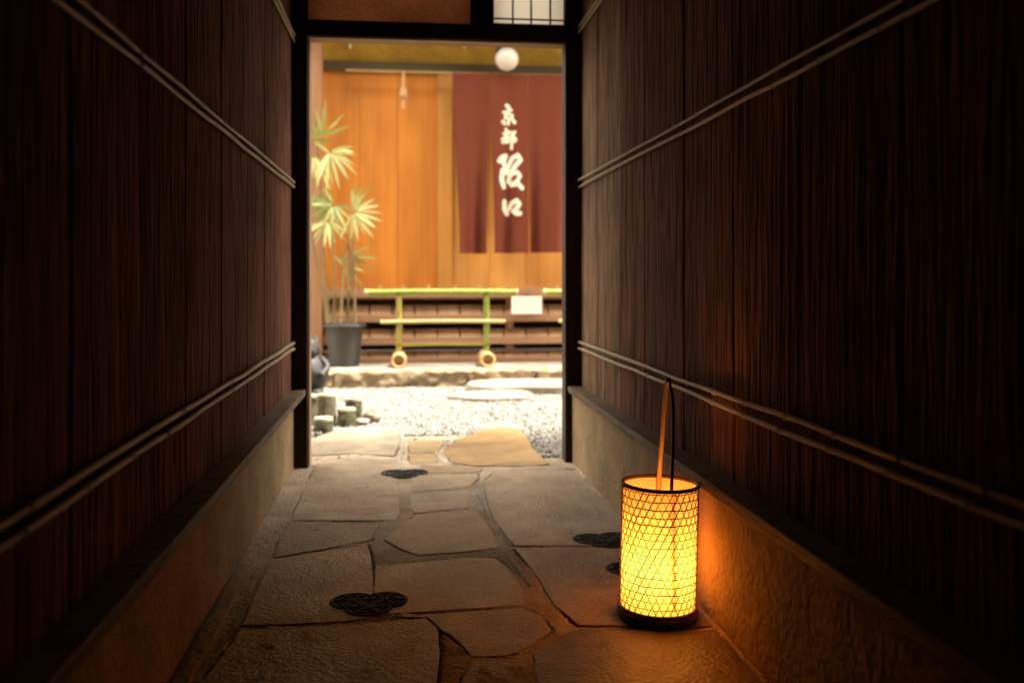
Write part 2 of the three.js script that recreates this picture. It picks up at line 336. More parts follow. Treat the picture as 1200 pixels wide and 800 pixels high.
seam([[644, 545.5], [652, 548.5], [664, 549], [676, 549.5], [688, 562]], 0.016, 2);
seam([[566, 575], [572, 598], [585, 619], [601, 641.5]], 0.012, 3);
seam([[470, 505], [472, 520], [468, 538], [474, 552]], 0.011, 4);
seam([[552, 575], [562, 590], [566, 600]], 0.02, 5);
seam([[594, 650], [610, 668], [626, 690]], 0.014, 7);
// low mortar edging that runs beside the wall opposite the lantern
{
  let g = roughBox([-0.44, -0.02, -2.75], [-0.418, 0.012, 0.2], [2, 2, 90], 0.006, 9, 2);
  part('edging', g, M.mortar, pavement);
}
// iron drain covers of three joined rings
function drain(px, py, turn, label, open) {
  const p = onY(px, py), t = thing('drain_cover', label, 'drain cover', [p[0], 0.0015, p[2]], 'iron drain covers let into the paving');
  t.rotation.y = turn;
  for (const [x, z] of [[-0.038, -0.014], [0.038, -0.014], [0, 0.034]]) {
    const ring = [];
    for (const r of [0.052, 0.035, 0.016]) { const q = new THREE.TorusGeometry(r, 0.0055, 6, 28); q.rotateX(Math.PI / 2); q.scale(1, 0.5, 1); q.translate(x, 0.001, z); ring.push(q); }
    for (let k = 0; k < (open ? 3 : 6); k++) { const a = k * Math.PI / (open ? 1.5 : 3), q = new THREE.BoxGeometry(0.046, 0.005, 0.006); q.translate(0.026, 0.003, 0); q.rotateY(a); q.translate(x, 0, z); ring.push(q); }
    part('ring', mergeGeometries(ring.map((q) => q.toNonIndexed())), M.iron, t);
    const d = new THREE.CylinderGeometry(0.055, 0.055, 0.004, 28); d.translate(x, -0.003 + 0.0004 * x / 0.038, z);
    if (!open) part('backing_plate', d, M.iron, t);
  }
}
drain(432, 707, 0, 'black iron three-ring drain cover between two brown flags, farthest from the gate');
drain(474, 555, 0, 'black iron three-ring drain cover beside the small grey flags near the gate', true);
drain(709, 633, 0.1, 'black iron three-ring drain cover on the joint behind the lantern');
drain(752, 668, 0.1, 'black iron three-ring drain cover mostly hidden by the lantern');

// courtyard gravel
{
  let g = new THREE.PlaneGeometry(6.5, 2.9, 60, 30); g.rotateX(-Math.PI / 2); g.translate(0.3, -0.02, -5.52);
  const p = g.attributes.position;
  for (let i = 0; i < p.count; i++) p.setY(i, p.getY(i) + 0.008 * noise.noise(p.getX(i) * 3, 1.5, p.getZ(i) * 3));
  g.computeVertexNormals();
  tag(part('gravel_bed', metreUV(g), M.gravelBed), 'grey gravel bed of the courtyard', 'gravel bed', null, 'structure');
  const ico = new THREE.IcosahedronGeometry(1, 0); ico.deleteAttribute('uv'); ico.deleteAttribute('normal');
  let base = mergeVertices(ico); roughen(base, 0.3, 1.3, 4);
  const N = 34000, inst = new THREE.InstancedMesh(base, M.pebble, N), m = new THREE.Matrix4(), q = new THREE.Quaternion(), e = new THREE.Euler(), col = new THREE.Color();
  const polys = FLAGS.slice(0, 12).map((f) => f[2].map(([x, y]) => onY(x, y)));
  const inside = (x, z) => polys.some((P) => { let c = false; for (let i = 0, j = P.length - 1; i < P.length; j = i++) if ((P[i][2] > z) !== (P[j][2] > z) && x < (P[j][0] - P[i][0]) * (z - P[i][2]) / (P[j][2] - P[i][2]) + P[i][0]) c = !c; return c; });
  let n = 0;
  while (n < N) {
    const z = -R(4.15, 6.85), x = R(-0.95, 1.45);
    if (inside(x, z)) continue;
    if (z > -4.78 && x > -0.5 && x < 0.18 && rnd() < 0.93) continue;
    const s = R(0.0045, 0.0092), o = rnd() < 0.1 ? 1.5 : 1;
    e.set(R(0, 6), R(0, 6), R(0, 6)); q.setFromEuler(e);
    m.compose(new THREE.Vector3(x, -0.014 + R(0, 0.012), z), q, new THREE.Vector3(s * o * R(0.8, 1.4), s * o * R(0.6, 1), s * o));
    inst.setMatrixAt(n, m);
    const k = rnd() * 0.5 + 0.55; col.setRGB(k, k * R(0.93, 1), k * R(0.85, 0.98)); inst.setColorAt(n, col); n++;
  }
  inst.name = 'gravel'; inst.castShadow = inst.receiveShadow = true;
  tag(inst, 'loose pale gravel covering the courtyard', 'gravel', null, 'stuff'); scene.add(inst);
}
// kerb with a pale top in front of the restaurant
const kerb = thing('kerb', 'rough tan stone kerb with a pale top below the bamboo rails', 'kerb', [0, 0, 0], null, 'structure');
const KZ = -6.8, KH = 0.108;
{
  let x = -2.4; let i = 0;
  for (const w of [0.72, 0.55, 0.62, 0.95, 0.5, 0.8, 0.66, 0.8]) { part('kerb_stone', roughBox([x + 0.004, -0.06, KZ - 0.16], [x + w - 0.004, KH - 0.004, KZ], [40, 10, 8], 0.02, 15, i * 3.3), M.kerb, kerb); x += w; i++; }
  const g = new RoundedBoxGeometry(6, 0.1, 0.86, 2, 0.012); g.translate(0.5, KH - 0.05, KZ - 0.12 - 0.45); part('slab', metreUV(g), M.slab, kerb);
}
function steppingStone(px, y, label) {
  const pts = px.map(([a, b]) => { const p = onY(a, b, y); return new THREE.Vector2(p[0], -p[2]); });
  const s = new THREE.Shape(); const sp = new THREE.SplineCurve([...pts, pts[0]]).getPoints(60); s.setFromPoints(sp.slice(0, -1).map((v, i) => new THREE.Vector2(v.x + 0.012 * noise.noise(i * 0.4, 1, y * 50), v.y + 0.012 * noise.noise(i * 0.4, 5, y * 50))));
  const g = new THREE.ExtrudeGeometry(s, { depth: y + 0.03, bevelEnabled: true, bevelThickness: 0.006, bevelSize: 0.006, bevelSegments: 2 });
  g.rotateX(-Math.PI / 2); g.translate(0, -0.036, 0);
  tag(part('stepping_stone', metreUV(g), M.slab), label, 'stepping stone', 'stepping stones in the gravel');
}
steppingStone([[548, 450], [556, 446], [600, 442.5], [660, 440], [720, 441], [722, 451], [660, 453], [600, 452.5], [570, 453]], 0.05, 'large pale stepping stone against the stone kerb');
steppingStone([[526, 463], [545, 458.5], [600, 456.5], [620, 459], [621, 464], [590, 465.5], [560, 466]], 0.026, 'small pale stepping stone lying in the gravel before the kerb');

// ---------------------------------------------------------------- the walls of the passage
// a weathered board: its face is worn into upright ridges and grooves, its edges sink towards the joints
function plankGeometry(s, face, back, z0, z1, y0, y1, sd) {
  const n = Math.max(10, Math.round((z0 - z1) / 0.004)), m = 26, pos = [], uv = [], idx = [], du = R(0, 5), dv = R(0, 5);
  for (let j = 0; j <= m; j++) for (let i = -1; i <= n + 1; i++) {
    const k = Math.max(0, Math.min(n, i)), z = z0 + (z1 - z0) * k / n, y = y0 + (y1 - y0) * j / m, edge = Math.min(k, n - k) * (z0 - z1) / n;
    const wob = 0.018 * noise.noise(y * 0.9, sd, z * 2), q = z + wob;
    const h = 0.0012 * noise.noise(q * 38, sd, y * 1.1) + 0.0016 * noise.noise(q * 110, sd + 9, y * 1.7) + 0.0012 * noise.noise(q * 230, sd + 4, y * 3) - 0.003 * Math.exp(-edge / 0.003) + 0.003 * noise.noise(q * 7, sd + 2, y * 0.4);
    const x = i < 0 || i > n ? back : face - h;
    pos.push(s * x, y, z); uv.push(z + du, y + dv);
  }
  const w = n + 3;
  for (let j = 0; j < m; j++) for (let i = 0; i < w - 1; i++) { const a = j * w + i, b = a + 1, c = a + w, d = c + 1; s > 0 ? idx.push(a, b, c, b, d, c) : idx.push(a, c, b, b, c, d); }
  const g = new THREE.BufferGeometry(); g.setAttribute('position', new THREE.Float32BufferAttribute(pos, 3)); g.setAttribute('uv', new THREE.Float32BufferAttribute(uv, 2)); g.setIndex(idx);
  const f = g.toNonIndexed(); f.computeVertexNormals(); g.computeVertexNormals(); return g;
}
function plankWall(o) {
  const t = thing('plank_wall', o.label, 'wall');
  const s = o.side;                                                 // +1: the wall's face looks to -x, -1: to +x
  const X = (d) => s * d;
  const face = o.face;
  for (let k = 0; k < o.cuts.length - 1; k++) {
    const z0 = -o.cuts[k], z1 = -o.cuts[k + 1], d = R(-0.0015, 0.0015);
part('plank', plankGeometry(s, face + d, face + 0.03, z1 - 0.0006, z0 + 0.0006, 0.3, 2.5, k * 3.7 + s * 11), o.pale?.includes(k) ? M.plankGateLit : M.plank[k % 4], t);
  }
  part('backing_board', box([X(face + 0.024), 0.31, 1.58], [X(face + 0.05), 2.49, ZG + 0.001], 0), M.darkBoard, t);
  part('plinth', metreUV(new THREE.BoxGeometry(0.14, 0.33, 5.57).translate(X(o.plinth + 0.07), 0.135, (1.57 + ZG) / 2)), M.plaster, t);
  part('sill', box([X(o.sill), 0.298, 1.57], [X(face + 0.01), 0.325, ZG], 0.004, { swap: true }), M.sill, t);
  for (const [ya, yb] of o.rails) {
    const pts = []; const sd = R(0, 50);
    for (let k = 0; k <= 22; k++) { const z = ZG + 0.0 + (1.5 - ZG) * k / 22; pts.push([X(face - 0.012 + 0.003 * noise.noise(k * 0.9, sd, 1)), yb + (ya - yb) * (k / 22) + 0.0045 * noise.noise(k * 0.6, sd, 5), z]); }
    part('bamboo_batten', culm(pts, R(0.0052, 0.0062), { node: R(0.2, 0.27), off: rnd(), side: 8, bulge: 0.55, seg: 0.005, taper: R(-0.3, 0.3) }), M.batten, t);
  }
  return t;
}
plankWall({
  side: 1, face: 0.75, plinth: 0.71, sill: 0.69, cuts: [4.0, 3.66, 3.27, 2.92, 2.5, 2.11, 1.74, 1.36, 1.0, 0.6, 0.2, -0.2, -0.6, -1.1, -1.58], pale: [0, 1],  // the pale planks are the light-toned copy nearest the gate
  rails: [[0.537, 0.512], [0.505, 0.487], [1.218, 1.205], [1.192, 1.176], [1.845, 1.838], [1.87, 1.862]],
  label: 'dark weathered plank wall glowing orange where the lantern stands at its foot',
});
plankWall({
  side: -1, face: 0.47, plinth: 0.46, sill: 0.412, cuts: [4.0, 3.68, 3.25, 2.9, 2.5, 2.1, 1.75, 1.4, 1.0, 0.62, 0.2, -0.2, -0.6, -1.1, -1.58],
  rails: [[0.514, 0.518], [0.488, 0.496], [1.190, 1.183], [1.168, 1.162], [1.785, 1.79], [1.76, 1.765]],
  label: 'dark plank wall with paired bamboo battens facing the lantern across the passage',
});

// ---------------------------------------------------------------- gate and the house over the passage
const gate = thing('gate_house', 'dark timber gateway with latticed transom window at the end of the passage', 'gate');
{
  const zb = ZG - 0.09;
  part('post', box([0.68, -0.03, zb], [0.765, 2.55, ZG], 0.004), M.post, gate);
  part('post', box([-0.49, -0.03, zb], [-0.404, 2.55, ZG], 0.004), M.post, gate);
  part('lintel', box([-0.404, 1.795, zb + 0.002], [0.68, 1.862, ZG - 0.002], 0.003, { swap: true }), M.post, gate);
  part('lit_edge_strip', box([-0.404, 0.0, zb - 0.012], [-0.398, 1.7885, ZG - 0.02], 0.001), M.litEdge, gate);  // added pale strip, its colour standing for bounce light on the post
  part('lit_edge_strip', box([-0.404, 1.789, zb - 0.012], [0.68, 1.7945, ZG - 0.012], 0.001, { swap: true }), M.litEdge, gate);  // the same painted light along the underside of the lintel
  const xs = xz(552, ZG), xe = xz(579, ZG), xr = 0.68;
  part('transom_panel', metreUV(new THREE.PlaneGeometry(xs + 0.404, 0.638).translate((xs - 0.404) / 2, 2.181, ZG - 0.04)), M.transom, gate);
  part('mullion', box([xs, 1.862, zb + 0.01], [xe, 2.5, ZG - 0.008], 0.003), M.post, gate);
  const w = part('window', box([xe, 1.862, ZG - 0.05], [xr, 1.872, ZG - 0.012], 0.002, { swap: true }), M.post, gate);
  part('pane', metreUV(new THREE.PlaneGeometry(xr - xe, 0.62).translate((xe + xr) / 2, 2.182, ZG - 0.045)), M.shoji, w);
  for (const px of [601, 622.5, 645, 668]) { const x = xz(px, ZG - 0.03); part('bar', box([x - 0.0035, 1.872, ZG - 0.04], [x + 0.0035, 2.5, ZG - 0.026], 0.001), M.post, w); }
  for (const y of [1.893, 2.06, 2.23, 2.4]) part('bar', box([xe, y - 0.003, ZG - 0.0255], [xr, y + 0.003, ZG - 0.018], 0.001, { swap: true }), M.post, w);
  // the house that stands over and beside the passage
  for (let k = 0; k < 9; k++) part('ceiling_board', box([-0.52, 2.5, 1.58 - k * 0.62 - 0.617], [0.80, 2.53, 1.58 - k * 0.62], 0.003), M.darkBoard, gate);
  part('shading_storey', box([-4.2, 2.56, ZG - 0.085], [4.6, 4.7, 1.9], 0), M.darkBoard, gate);  // unseen storey, its height shaped to shade the house front opposite
  part('wing', box([-4.2, -0.05, ZG - 0.08], [-0.535, 2.555, 1.9], 0), M.darkBoard, gate);
  part('wing', box([0.81, -0.05, ZG - 0.08], [4.6, 2.555, 1.9], 0), M.darkBoard, gate);
  part('sky_blocking_wall', box([-0.53, -0.05, 1.6], [0.805, 2.55, 1.8], 0), M.darkBoard, gate);  // unseen wall added behind the camera to keep sky light out
  part('roof', box([-4.5, 4.7, ZG - 0.3], [4.9, 4.9, 2.2], 0), M.roof, gate);
}

// ---------------------------------------------------------------- the restaurant front across the courtyard
const WZ = -7.66;                                                   // wall plane
const house = thing('wooden_house', 'orange boarded house front with dark louvred skirting across the courtyard', 'house');
{
  const top = onZ(500, 86, WZ)[1], bot = 0.66;
  const cut = [378, 421, 466, 512].map((p) => xz(p, WZ));
  for (let k = 0; k < 3; k++) part('board', box([cut[k] + 0.001, bot, WZ - 0.02], [cut[k + 1] - 0.001, top, WZ + R(0, 0.003)], 0.002, { du: R(0, 3), dv: R(0, 3) }), M.orangeBoard[k], house);
  let x = cut[0]; for (let k = 0; k < 4; k++) { part('board', box([x - 0.319, bot, WZ - 0.02], [x - 0.001, top, WZ + R(0, 0.003)], 0.002, { du: R(0, 3) }), M.orangeBoard[k % 3], house); x -= 0.32; }
  const s0 = cut[3] + 0.001, s1 = xz(530, WZ);
  part('stile', box([s0, bot, WZ - 0.02], [s1, top, WZ + 0.022], 0.003, { du: 1.3 }), M.stile, house);
  x = s1 + 0.001; for (let k = 0; k < 6; k++) { part('board', box([x, bot, WZ - 0.02], [x + 0.298, top, WZ + R(0, 0.003)], 0.002, { du: R(0, 3), dv: R(0, 3) }), M.lightBoard[k % 3], house); x += 0.3; }
  part('beam', box([-2.2, top, WZ - 0.03], [2.8, top + 0.075, WZ + 0.04], 0.004, { swap: true }), M.beam, house);
  part('plaster_wall', box([-2.2, top + 0.075, WZ - 0.03], [2.8, 3.6, WZ + 0.005], 0), M.yellowPlaster, house);
  part('wall_core', box([-2.15, 0.64, WZ - 0.5], [2.75, 3.4, WZ - 0.25], 0), M.pillar, house);
  const p0 = xz(364, -7.5), p1 = xz(377.5, -7.5);
  part('pillar', box([p0, KH, -7.56], [p1, 3.4, -7.46], 0.004, { du: 2.2 }), M.pillar, house);
  for (const px of [410, 544]) { const c = onZ(px, 54, WZ + 0.03); const q = new THREE.SphereGeometry(0.018, 8, 6); q.scale(0.8, 1.2, 1.6); part('peg', q, M.globe, house, c); }
  // roof and eave
  const rf = new THREE.BoxGeometry(7.4, 0.12, 3.6); rf.rotateX(0.36); rf.translate(1.9, 3.55, -8.83); part('roof', metreUV(rf), M.roof, house);
  for (let k = 0; k < 14; k++) { const r = new THREE.BoxGeometry(0.05, 0.06, 3.5); r.rotateX(0.36); r.translate(-1.6 + k * 0.5, 3.46, -8.83); part('rafter', metreUV(r, 0, 0, true), M.beam, house); }
  part('shading_storey', box([-1.3, 3.3, -11], [5.5, 5.6, -8.1], 0), M.beam, house);  // unseen storey added to block low sky light from the passage
  // louvred skirting: rows of short sloping boards over fascia strips
  const hy = (py, z) => onZ(500, py, z)[1], FZ = -7.5;
  const xa = p1 + 0.002;
  part('sill_board', box([xa, hy(348.5, FZ), FZ - 0.02], [2.4, hy(337.5, FZ), FZ + 0.015], 0.003, { swap: true }), M.fascia, house);
  part('sill_board', box([xa, hy(337.5, FZ) - 0.012, WZ - 0.01], [2.4, hy(337.5, FZ) - 0.002, FZ - 0.02], 0.002, { swap: true }), M.fascia, house);
  for (const [a, b, c] of [[357, 368.5, 377], [385, 395, 403.5], [411, 418.5, 425]]) {
    const yt = hy(a, FZ - 0.09), yf = hy(b, FZ), yl = Math.max(KH + 0.004, hy(c, FZ));
    part('fascia', box([xa, yl, FZ - 0.018], [2.4, yf, FZ + 0.004], 0.003, { swap: true, du: R(0, 3) }), M.fascia, house);
    const L = Math.hypot(0.09, yt - yf), ang = Math.atan2(yt - yf, 0.09);
    for (let k = 0; k < 15; k++) {
      const w = 0.178, x0 = xz(432.5, FZ) - 4 * w + k * w; if (x0 < xa || x0 > 2.2) continue;
      const g = box([-w / 2 + 0.006, -0.012, -L], [w / 2 - 0.006, 0, 0], 0.002, { du: R(0, 3) }); g.rotateX(ang);
      part('louvre_board', g, M.skirt[k % 3], house, [x0 + w / 2, yf - 0.001, FZ - 0.016]);
    }
  }
  for (const px of [395, 597, 700]) { const x0 = xz(px, FZ - 0.12); part('strut', box([x0 - 0.03, KH, FZ - 0.15], [x0 + 0.03, 0.64, FZ - 0.11], 0.003), M.pillar, house); }
  part('floor_deck', box([-1.8, 0.6, WZ - 3.2], [2.5, 0.655, WZ - 0.02], 0), M.fascia, house);
  part('foundation_wall', box([-1.8, -0.05, WZ - 3.2], [2.5, 0.6, WZ - 3.1], 0), M.fascia, house);
  for (const x of [-1.8, 2.42]) part('foundation_wall', box([x, -0.05, WZ - 3.099], [x + 0.08, 0.599, FZ - 0.03], 0), M.fascia, house);
}
// globe lamp, unlit
{
  const c = onZ(594, 69, WZ + 0.2), t = thing('globe_lamp', 'white glass globe lamp above the door curtain', 'lamp', c);
  part('globe', new THREE.SphereGeometry(0.092, 40, 28), M.globe, t);
  const cap = new THREE.CylinderGeometry(0.05, 0.055, 0.03, 24); cap.translate(0, 0.098, 0); part('cap', cap, M.black, t);
  const arm = new THREE.TubeGeometry(new THREE.CatmullRomCurve3([[0, 0.11, 0], [-0.03, 0.115, -0.05], [-0.06, 0.1, -0.12], [-0.06, 0.1, -0.192]].map((p) => new THREE.Vector3(...p))), 20, 0.012, 8); part('arm', arm, M.black, t);
}
// door curtain: three cloth panels on a bamboo rod
const NZ = -7.5;
{
  const t = thing('door_curtain', 'brown split door curtain with white brush lettering on a bamboo rod', 'curtain');
  const yT = onZ(600, 87, NZ)[1], yB = onZ(600, 297, NZ)[1];
  const a = onZ(405, 82.5, NZ), b = onZ(668, 89, NZ);
  part('rod', culm([[a[0], yT + 0.004, NZ - 0.02], [(a[0] + b[0]) / 2, yT + 0.002, NZ - 0.018], [b[0] + 0.6, yT, NZ - 0.02]], 0.009, { node: 0.3 }), M.paleBamboo, t);
  // brush lettering, traced in photograph pixels on the middle panel
  const S = 8, ox = 568, oy = 84, cw = 60, ch = 216, cv = document.createElement('canvas'); cv.width = cw * S; cv.height = ch * S;
  const g = cv.getContext('2d'); g.fillStyle = '#6e2f17'; g.fillRect(0, 0, cv.width, cv.height);
  g.strokeStyle = '#f6ead2'; g.lineCap = g.lineJoin = 'round';
  const st = (w, ...p) => { g.lineWidth = w * S; g.beginPath(); p.forEach(([x, y], i) => (i ? g.lineTo : g.moveTo).call(g, (x - ox) * S, (y - oy) * S)); g.stroke(); };
  st(4.6, [593.9, 124], [596, 126.3]); st(3, [589.4, 132.2], [594, 131.2], [599.2, 129.2]);
  st(2.8, [591.8, 135], [591.5, 138.6]); st(2.8, [592, 135], [597, 134], [600.3, 135], [599.8, 138.2]); st(2.6, [592, 138.8], [599.5, 138.6]);
  st(3.2, [596, 139], [595.4, 145.5]); st(4, [588.8, 142.9], [590.6, 145]); st(4, [601, 141.4], [602.8, 143.6]);
  st(3.2, [592.4, 151.5], [594, 158]); st(2.8, [589.4, 157.2], [597, 155]); st(2.8, [596, 154], [592, 160], [588.4, 164.4], [588.2, 167.8]); st(2.6, [587.4, 163.2], [597.4, 160.6]); st(2.6, [591.5, 164], [592, 167.2], [595.6, 166.2], [595.6, 163]);
  st(3, [599.4, 156], [603, 154.6], [600.4, 159.8], [604, 163], [602.6, 166], [600, 165.4]); st(3, [599.4, 156], [599.2, 168], [598.8, 174.3]);
  st(5.4, [583.2, 189.4], [586.8, 185], [591.6, 182.8]); st(4.6, [591, 184.5], [588.6, 191.5], [591.2, 198.2]); st(5.8, [587.2, 200], [585.6, 211], [588.3, 219]);
  st(5, [592.2, 203], [595, 193.5], [600, 185], [605.6, 182], [609, 187.5]); st(5.2, [609, 187.8], [602.5, 195], [597, 203.5], [594.4, 213]);
  st(4.4, [598.5, 204.5], [605, 201.8], [608.4, 206.5], [604.5, 213], [597.5, 215.6]); st(5, [598.5, 217], [606, 215.6], [610.8, 220.8]); st(4, [594.4, 212], [598, 216]);
  st(5.6, [589.2, 236.4], [588.6, 245], [592.2, 250.8]); st(5, [593.4, 246.4], [598.4, 238], [603.6, 235], [607, 239.6], [602.6, 246.2]); st(5.2, [600, 247.5], [604, 250.8], [607.6, 250.4]);
  const ct = new THREE.CanvasTexture(cv); ct.colorSpace = THREE.SRGBColorSpace;
  const base = { roughness: 0.95, bumpMap: rep(clothBump, 12, 12), bumpScale: 0.0012, side: THREE.DoubleSide };
  const plain = new THREE.MeshPhysicalMaterial({ ...base, color: new THREE.Color('#6e2f17'), sheen: 0.2 }), lettered = new THREE.MeshPhysicalMaterial({ ...base, map: ct, sheen: 0.2 });
  const panel = (pT, pB, m, sd, low) => {                           // [left,right] in pixels at the top and at the hem
    const nx = 28, ny = 60, pos = [], uv = [], idx = [];
    for (let j = 0; j <= ny; j++) for (let i = 0; i <= nx; i++) {
      const u = i / nx, v = j / ny, open = sm(0.0, 1, v), l = pT[0] + (pB[0] - pT[0]) * open, r = pT[1] + (pB[1] - pT[1]) * open;
      const px = l + (r - l) * u, x = xz(px, NZ), y = yT + (yB + low - yT) * v;
      const z = NZ + 0.05 * v * Math.sin(u * 5.2 + sd + v * 0.9) + 0.02 * v * Math.sin(u * 12 + sd * 3 + v) + 0.006 * noise.noise(u * 3, v * 6, sd);
      pos.push(x, y, z + 0.012);
      const t0 = pT[0] + (pT[1] - pT[0]) * u; uv.push((t0 - ox) / cw, 1 - (87 + 210 * v - oy) / ch);
    }
    for (let j = 0; j < ny; j++) for (let i = 0; i < nx; i++) { const q = j * (nx + 1) + i, w = q + nx + 1; idx.push(q, w, q + 1, w, w + 1, q + 1); }
    const ge = new THREE.BufferGeometry(); ge.setAttribute('position', new THREE.Float32BufferAttribute(pos, 3)); ge.setAttribute('uv', new THREE.Float32BufferAttribute(uv, 2)); ge.setIndex(idx); ge.computeVertexNormals();
    return part('cloth_panel', ge, m, t);
  };
  panel([530, 574.2], [538, 570], plain, 0.4, 0);
  panel([574.6, 618], [579, 618.5], lettered, 1.7, 0.004).userData = { label: 'middle cloth with white brush lettering' };
  panel([618.4, 660], [622, 658.5], plain, 3.1, 0.008);
}
// small ornament hanging from the rod
{
  const p = onZ(472.5, 86, NZ + 0.02), t = thing('hanging_ornament', 'small pale ornament with a strip hanging from the rod over orange boards', 'ornament', p);
  const cord = new THREE.CylinderGeometry(0.009, 0.013, 0.14, 10); cord.translate(0, -0.05, 0); part('cord', cord, M.ornament, t);
  const bell = new THREE.LatheGeometry([[0.0, 0.03], [0.014, 0.03], [0.028, 0.02], [0.024, 0.004], [0.03, -0.012], [0.03, -0.035], [0.018, -0.05], [0, -0.05]].map((q) => new THREE.Vector2(...q)), 20); bell.translate(0, -0.145, 0); part('bell', bell, M.ornament, t);
  part('strip', box([-0.014, -0.275, -0.002], [0.014, -0.19, 0.002], 0.001), M.ornament, t);
}
// placard on the skirting
{
  const cv = document.createElement('canvas'); cv.width = 320; cv.height = 190; const g = cv.getContext('2d');
  g.fillStyle = '#e9e2d2'; g.fillRect(0, 0, 320, 190); g.strokeStyle = '#9d9585'; g.lineWidth = 5;
  for (const [y, a, b] of [[36, 50, 270], [70, 40, 285], [98, 160, 300], [122, 60, 150]]) for (let x = a; x < b; x += 22) { g.beginPath(); g.moveTo(x, y); g.lineTo(x + 14, y + ((x * 7) % 5) - 2); g.stroke(); }
  const ct = new THREE.CanvasTexture(cv); ct.colorSpace = THREE.SRGBColorSpace;
  const a = onZ(599.5, 347, -7.46), b = onZ(635, 367.5, -7.46), w = b[0] - a[0], h = a[1] - b[1];
  const t = thing('placard', 'small white placard with faint grey writing on the louvred skirting', 'sign', [(a[0] + b[0]) / 2, b[1], -7.46]);
  const ge = new THREE.BoxGeometry(w, h, 0.006); ge.translate(0, h / 2, 0);
  part('plate', ge, mat({ map: ct, roughness: 0.6 }), t);
  part('hook', box([-0.02, h - 0.002, -0.012], [0.02, h + 0.012, -0.006], 0.001), M.black, t);
}
// bamboo barriers
{
  const BZ = -7.2, x0 = xz(428, BZ), H = (py) => onZ(500, py, BZ)[1];
  const t = thing('bamboo_barrier', 'low green bamboo barrier with two round feet before the skirting', 'barrier', [x0, KH, BZ], 'bamboo barriers along the house front');
  const X = (px) => xz(px, BZ) - x0, Y = (py) => H(py) - KH;
  const rail = (n, pa, pb, py, r, m, node, zoff) => part(n, culm([[X(pa), Y(py), zoff], [X((pa + pb) / 2), Y(py) + 0.004, zoff], [X(pb), Y(py), zoff]], r, { node, side: 14, bulge: 0.08 }), m, t);
  const top = rail('top_rail', 430, 604, 342.5, 0.024, M.greenBamboo, 0.42, 0);
  for (const px of [429, 605.5]) { const c = new THREE.CylinderGeometry(0.0245, 0.0245, 0.02, 16); c.rotateZ(Math.PI / 2); part('cut_end', c, M.cutBamboo, top, [X(px), Y(342.5), 0]); }
  rail('middle_rail', 446, 592, 376.8, 0.014, M.paleBamboo, 0.3, 0.03);
  rail('lower_rail', 470, 568, 404, 0.011, M.yellowBamboo, 0.25, 0);
  for (const px of [467.5, 570]) {
    const x = X(px);
    part('post', culm([[x, Y(427) + 0.06, 0], [x, Y(380), 0.001], [x, Y(344) - 0.008, 0]], 0.022, { node: 0.2, side: 14, bulge: 0.07, off: px * 0.013 }), px < 500 ? M.yellowBamboo : M.greenBamboo, t);
    const foot = new THREE.LatheGeometry([[0.036, -0.18], [0.052, -0.18], [0.055, -0.1], [0.054, 0.0], [0.056, 0.14], [0.05, 0.15], [0.04, 0.15], [0.037, 0.12], [0.036, -0.18]].map((q) => new THREE.Vector2(...q)), 24); foot.rotateX(Math.PI / 2);
    const f = part('foot', foot, M.cutBamboo, t, [x, 0.056, 0]);
    const d = new THREE.CylinderGeometry(0.037, 0.037, 0.01, 20); d.rotateX(Math.PI / 2); part('node_wall', d, M.cutBamboo, f, [0, 0, 0.1]);
  }
  for (const px of [467.5, 570]) for (const [py, r0, z] of [[343, 0.026, 0], [377, 0.024, 0.012], [404, 0.024, 0]]) { const q = new THREE.TorusGeometry(r0, 0.0035, 6, 18); q.scale(1, 1, 1.3); q.rotateX(Math.PI / 2); q.rotateZ(0.5); part('cord_tie', q, M.soil, t, [X(px), Y(py), z]); }
  for (const px of [462, 500, 528, 563, 590]) { const q = new THREE.TorusGeometry(0.0242, 0.0022, 6, 20); q.rotateY(Math.PI / 2); part('node_ring', q, M.paleBamboo, top, [X(px), Y(342.5) + 0.003, 0]); }
  for (const px of [445, 473, 502, 533, 561, 589]) part('peg', box([X(px) - 0.006, Y(343) + 0.02, -0.006], [X(px) + 0.006, Y(343) + 0.058, 0.006], 0.002), M.paleBamboo, t);
  const c = t.clone(); c.name = numbered('bamboo_barrier'); c.position.x = x0 + xz(637, BZ) - xz(428, BZ); c.userData = { ...t.userData, label: 'green bamboo barrier beyond the white placard, mostly behind the gate post' }; scene.add(c);
  t.userData.label = 'low green bamboo barrier beside the potted palm, standing on two round feet';
}
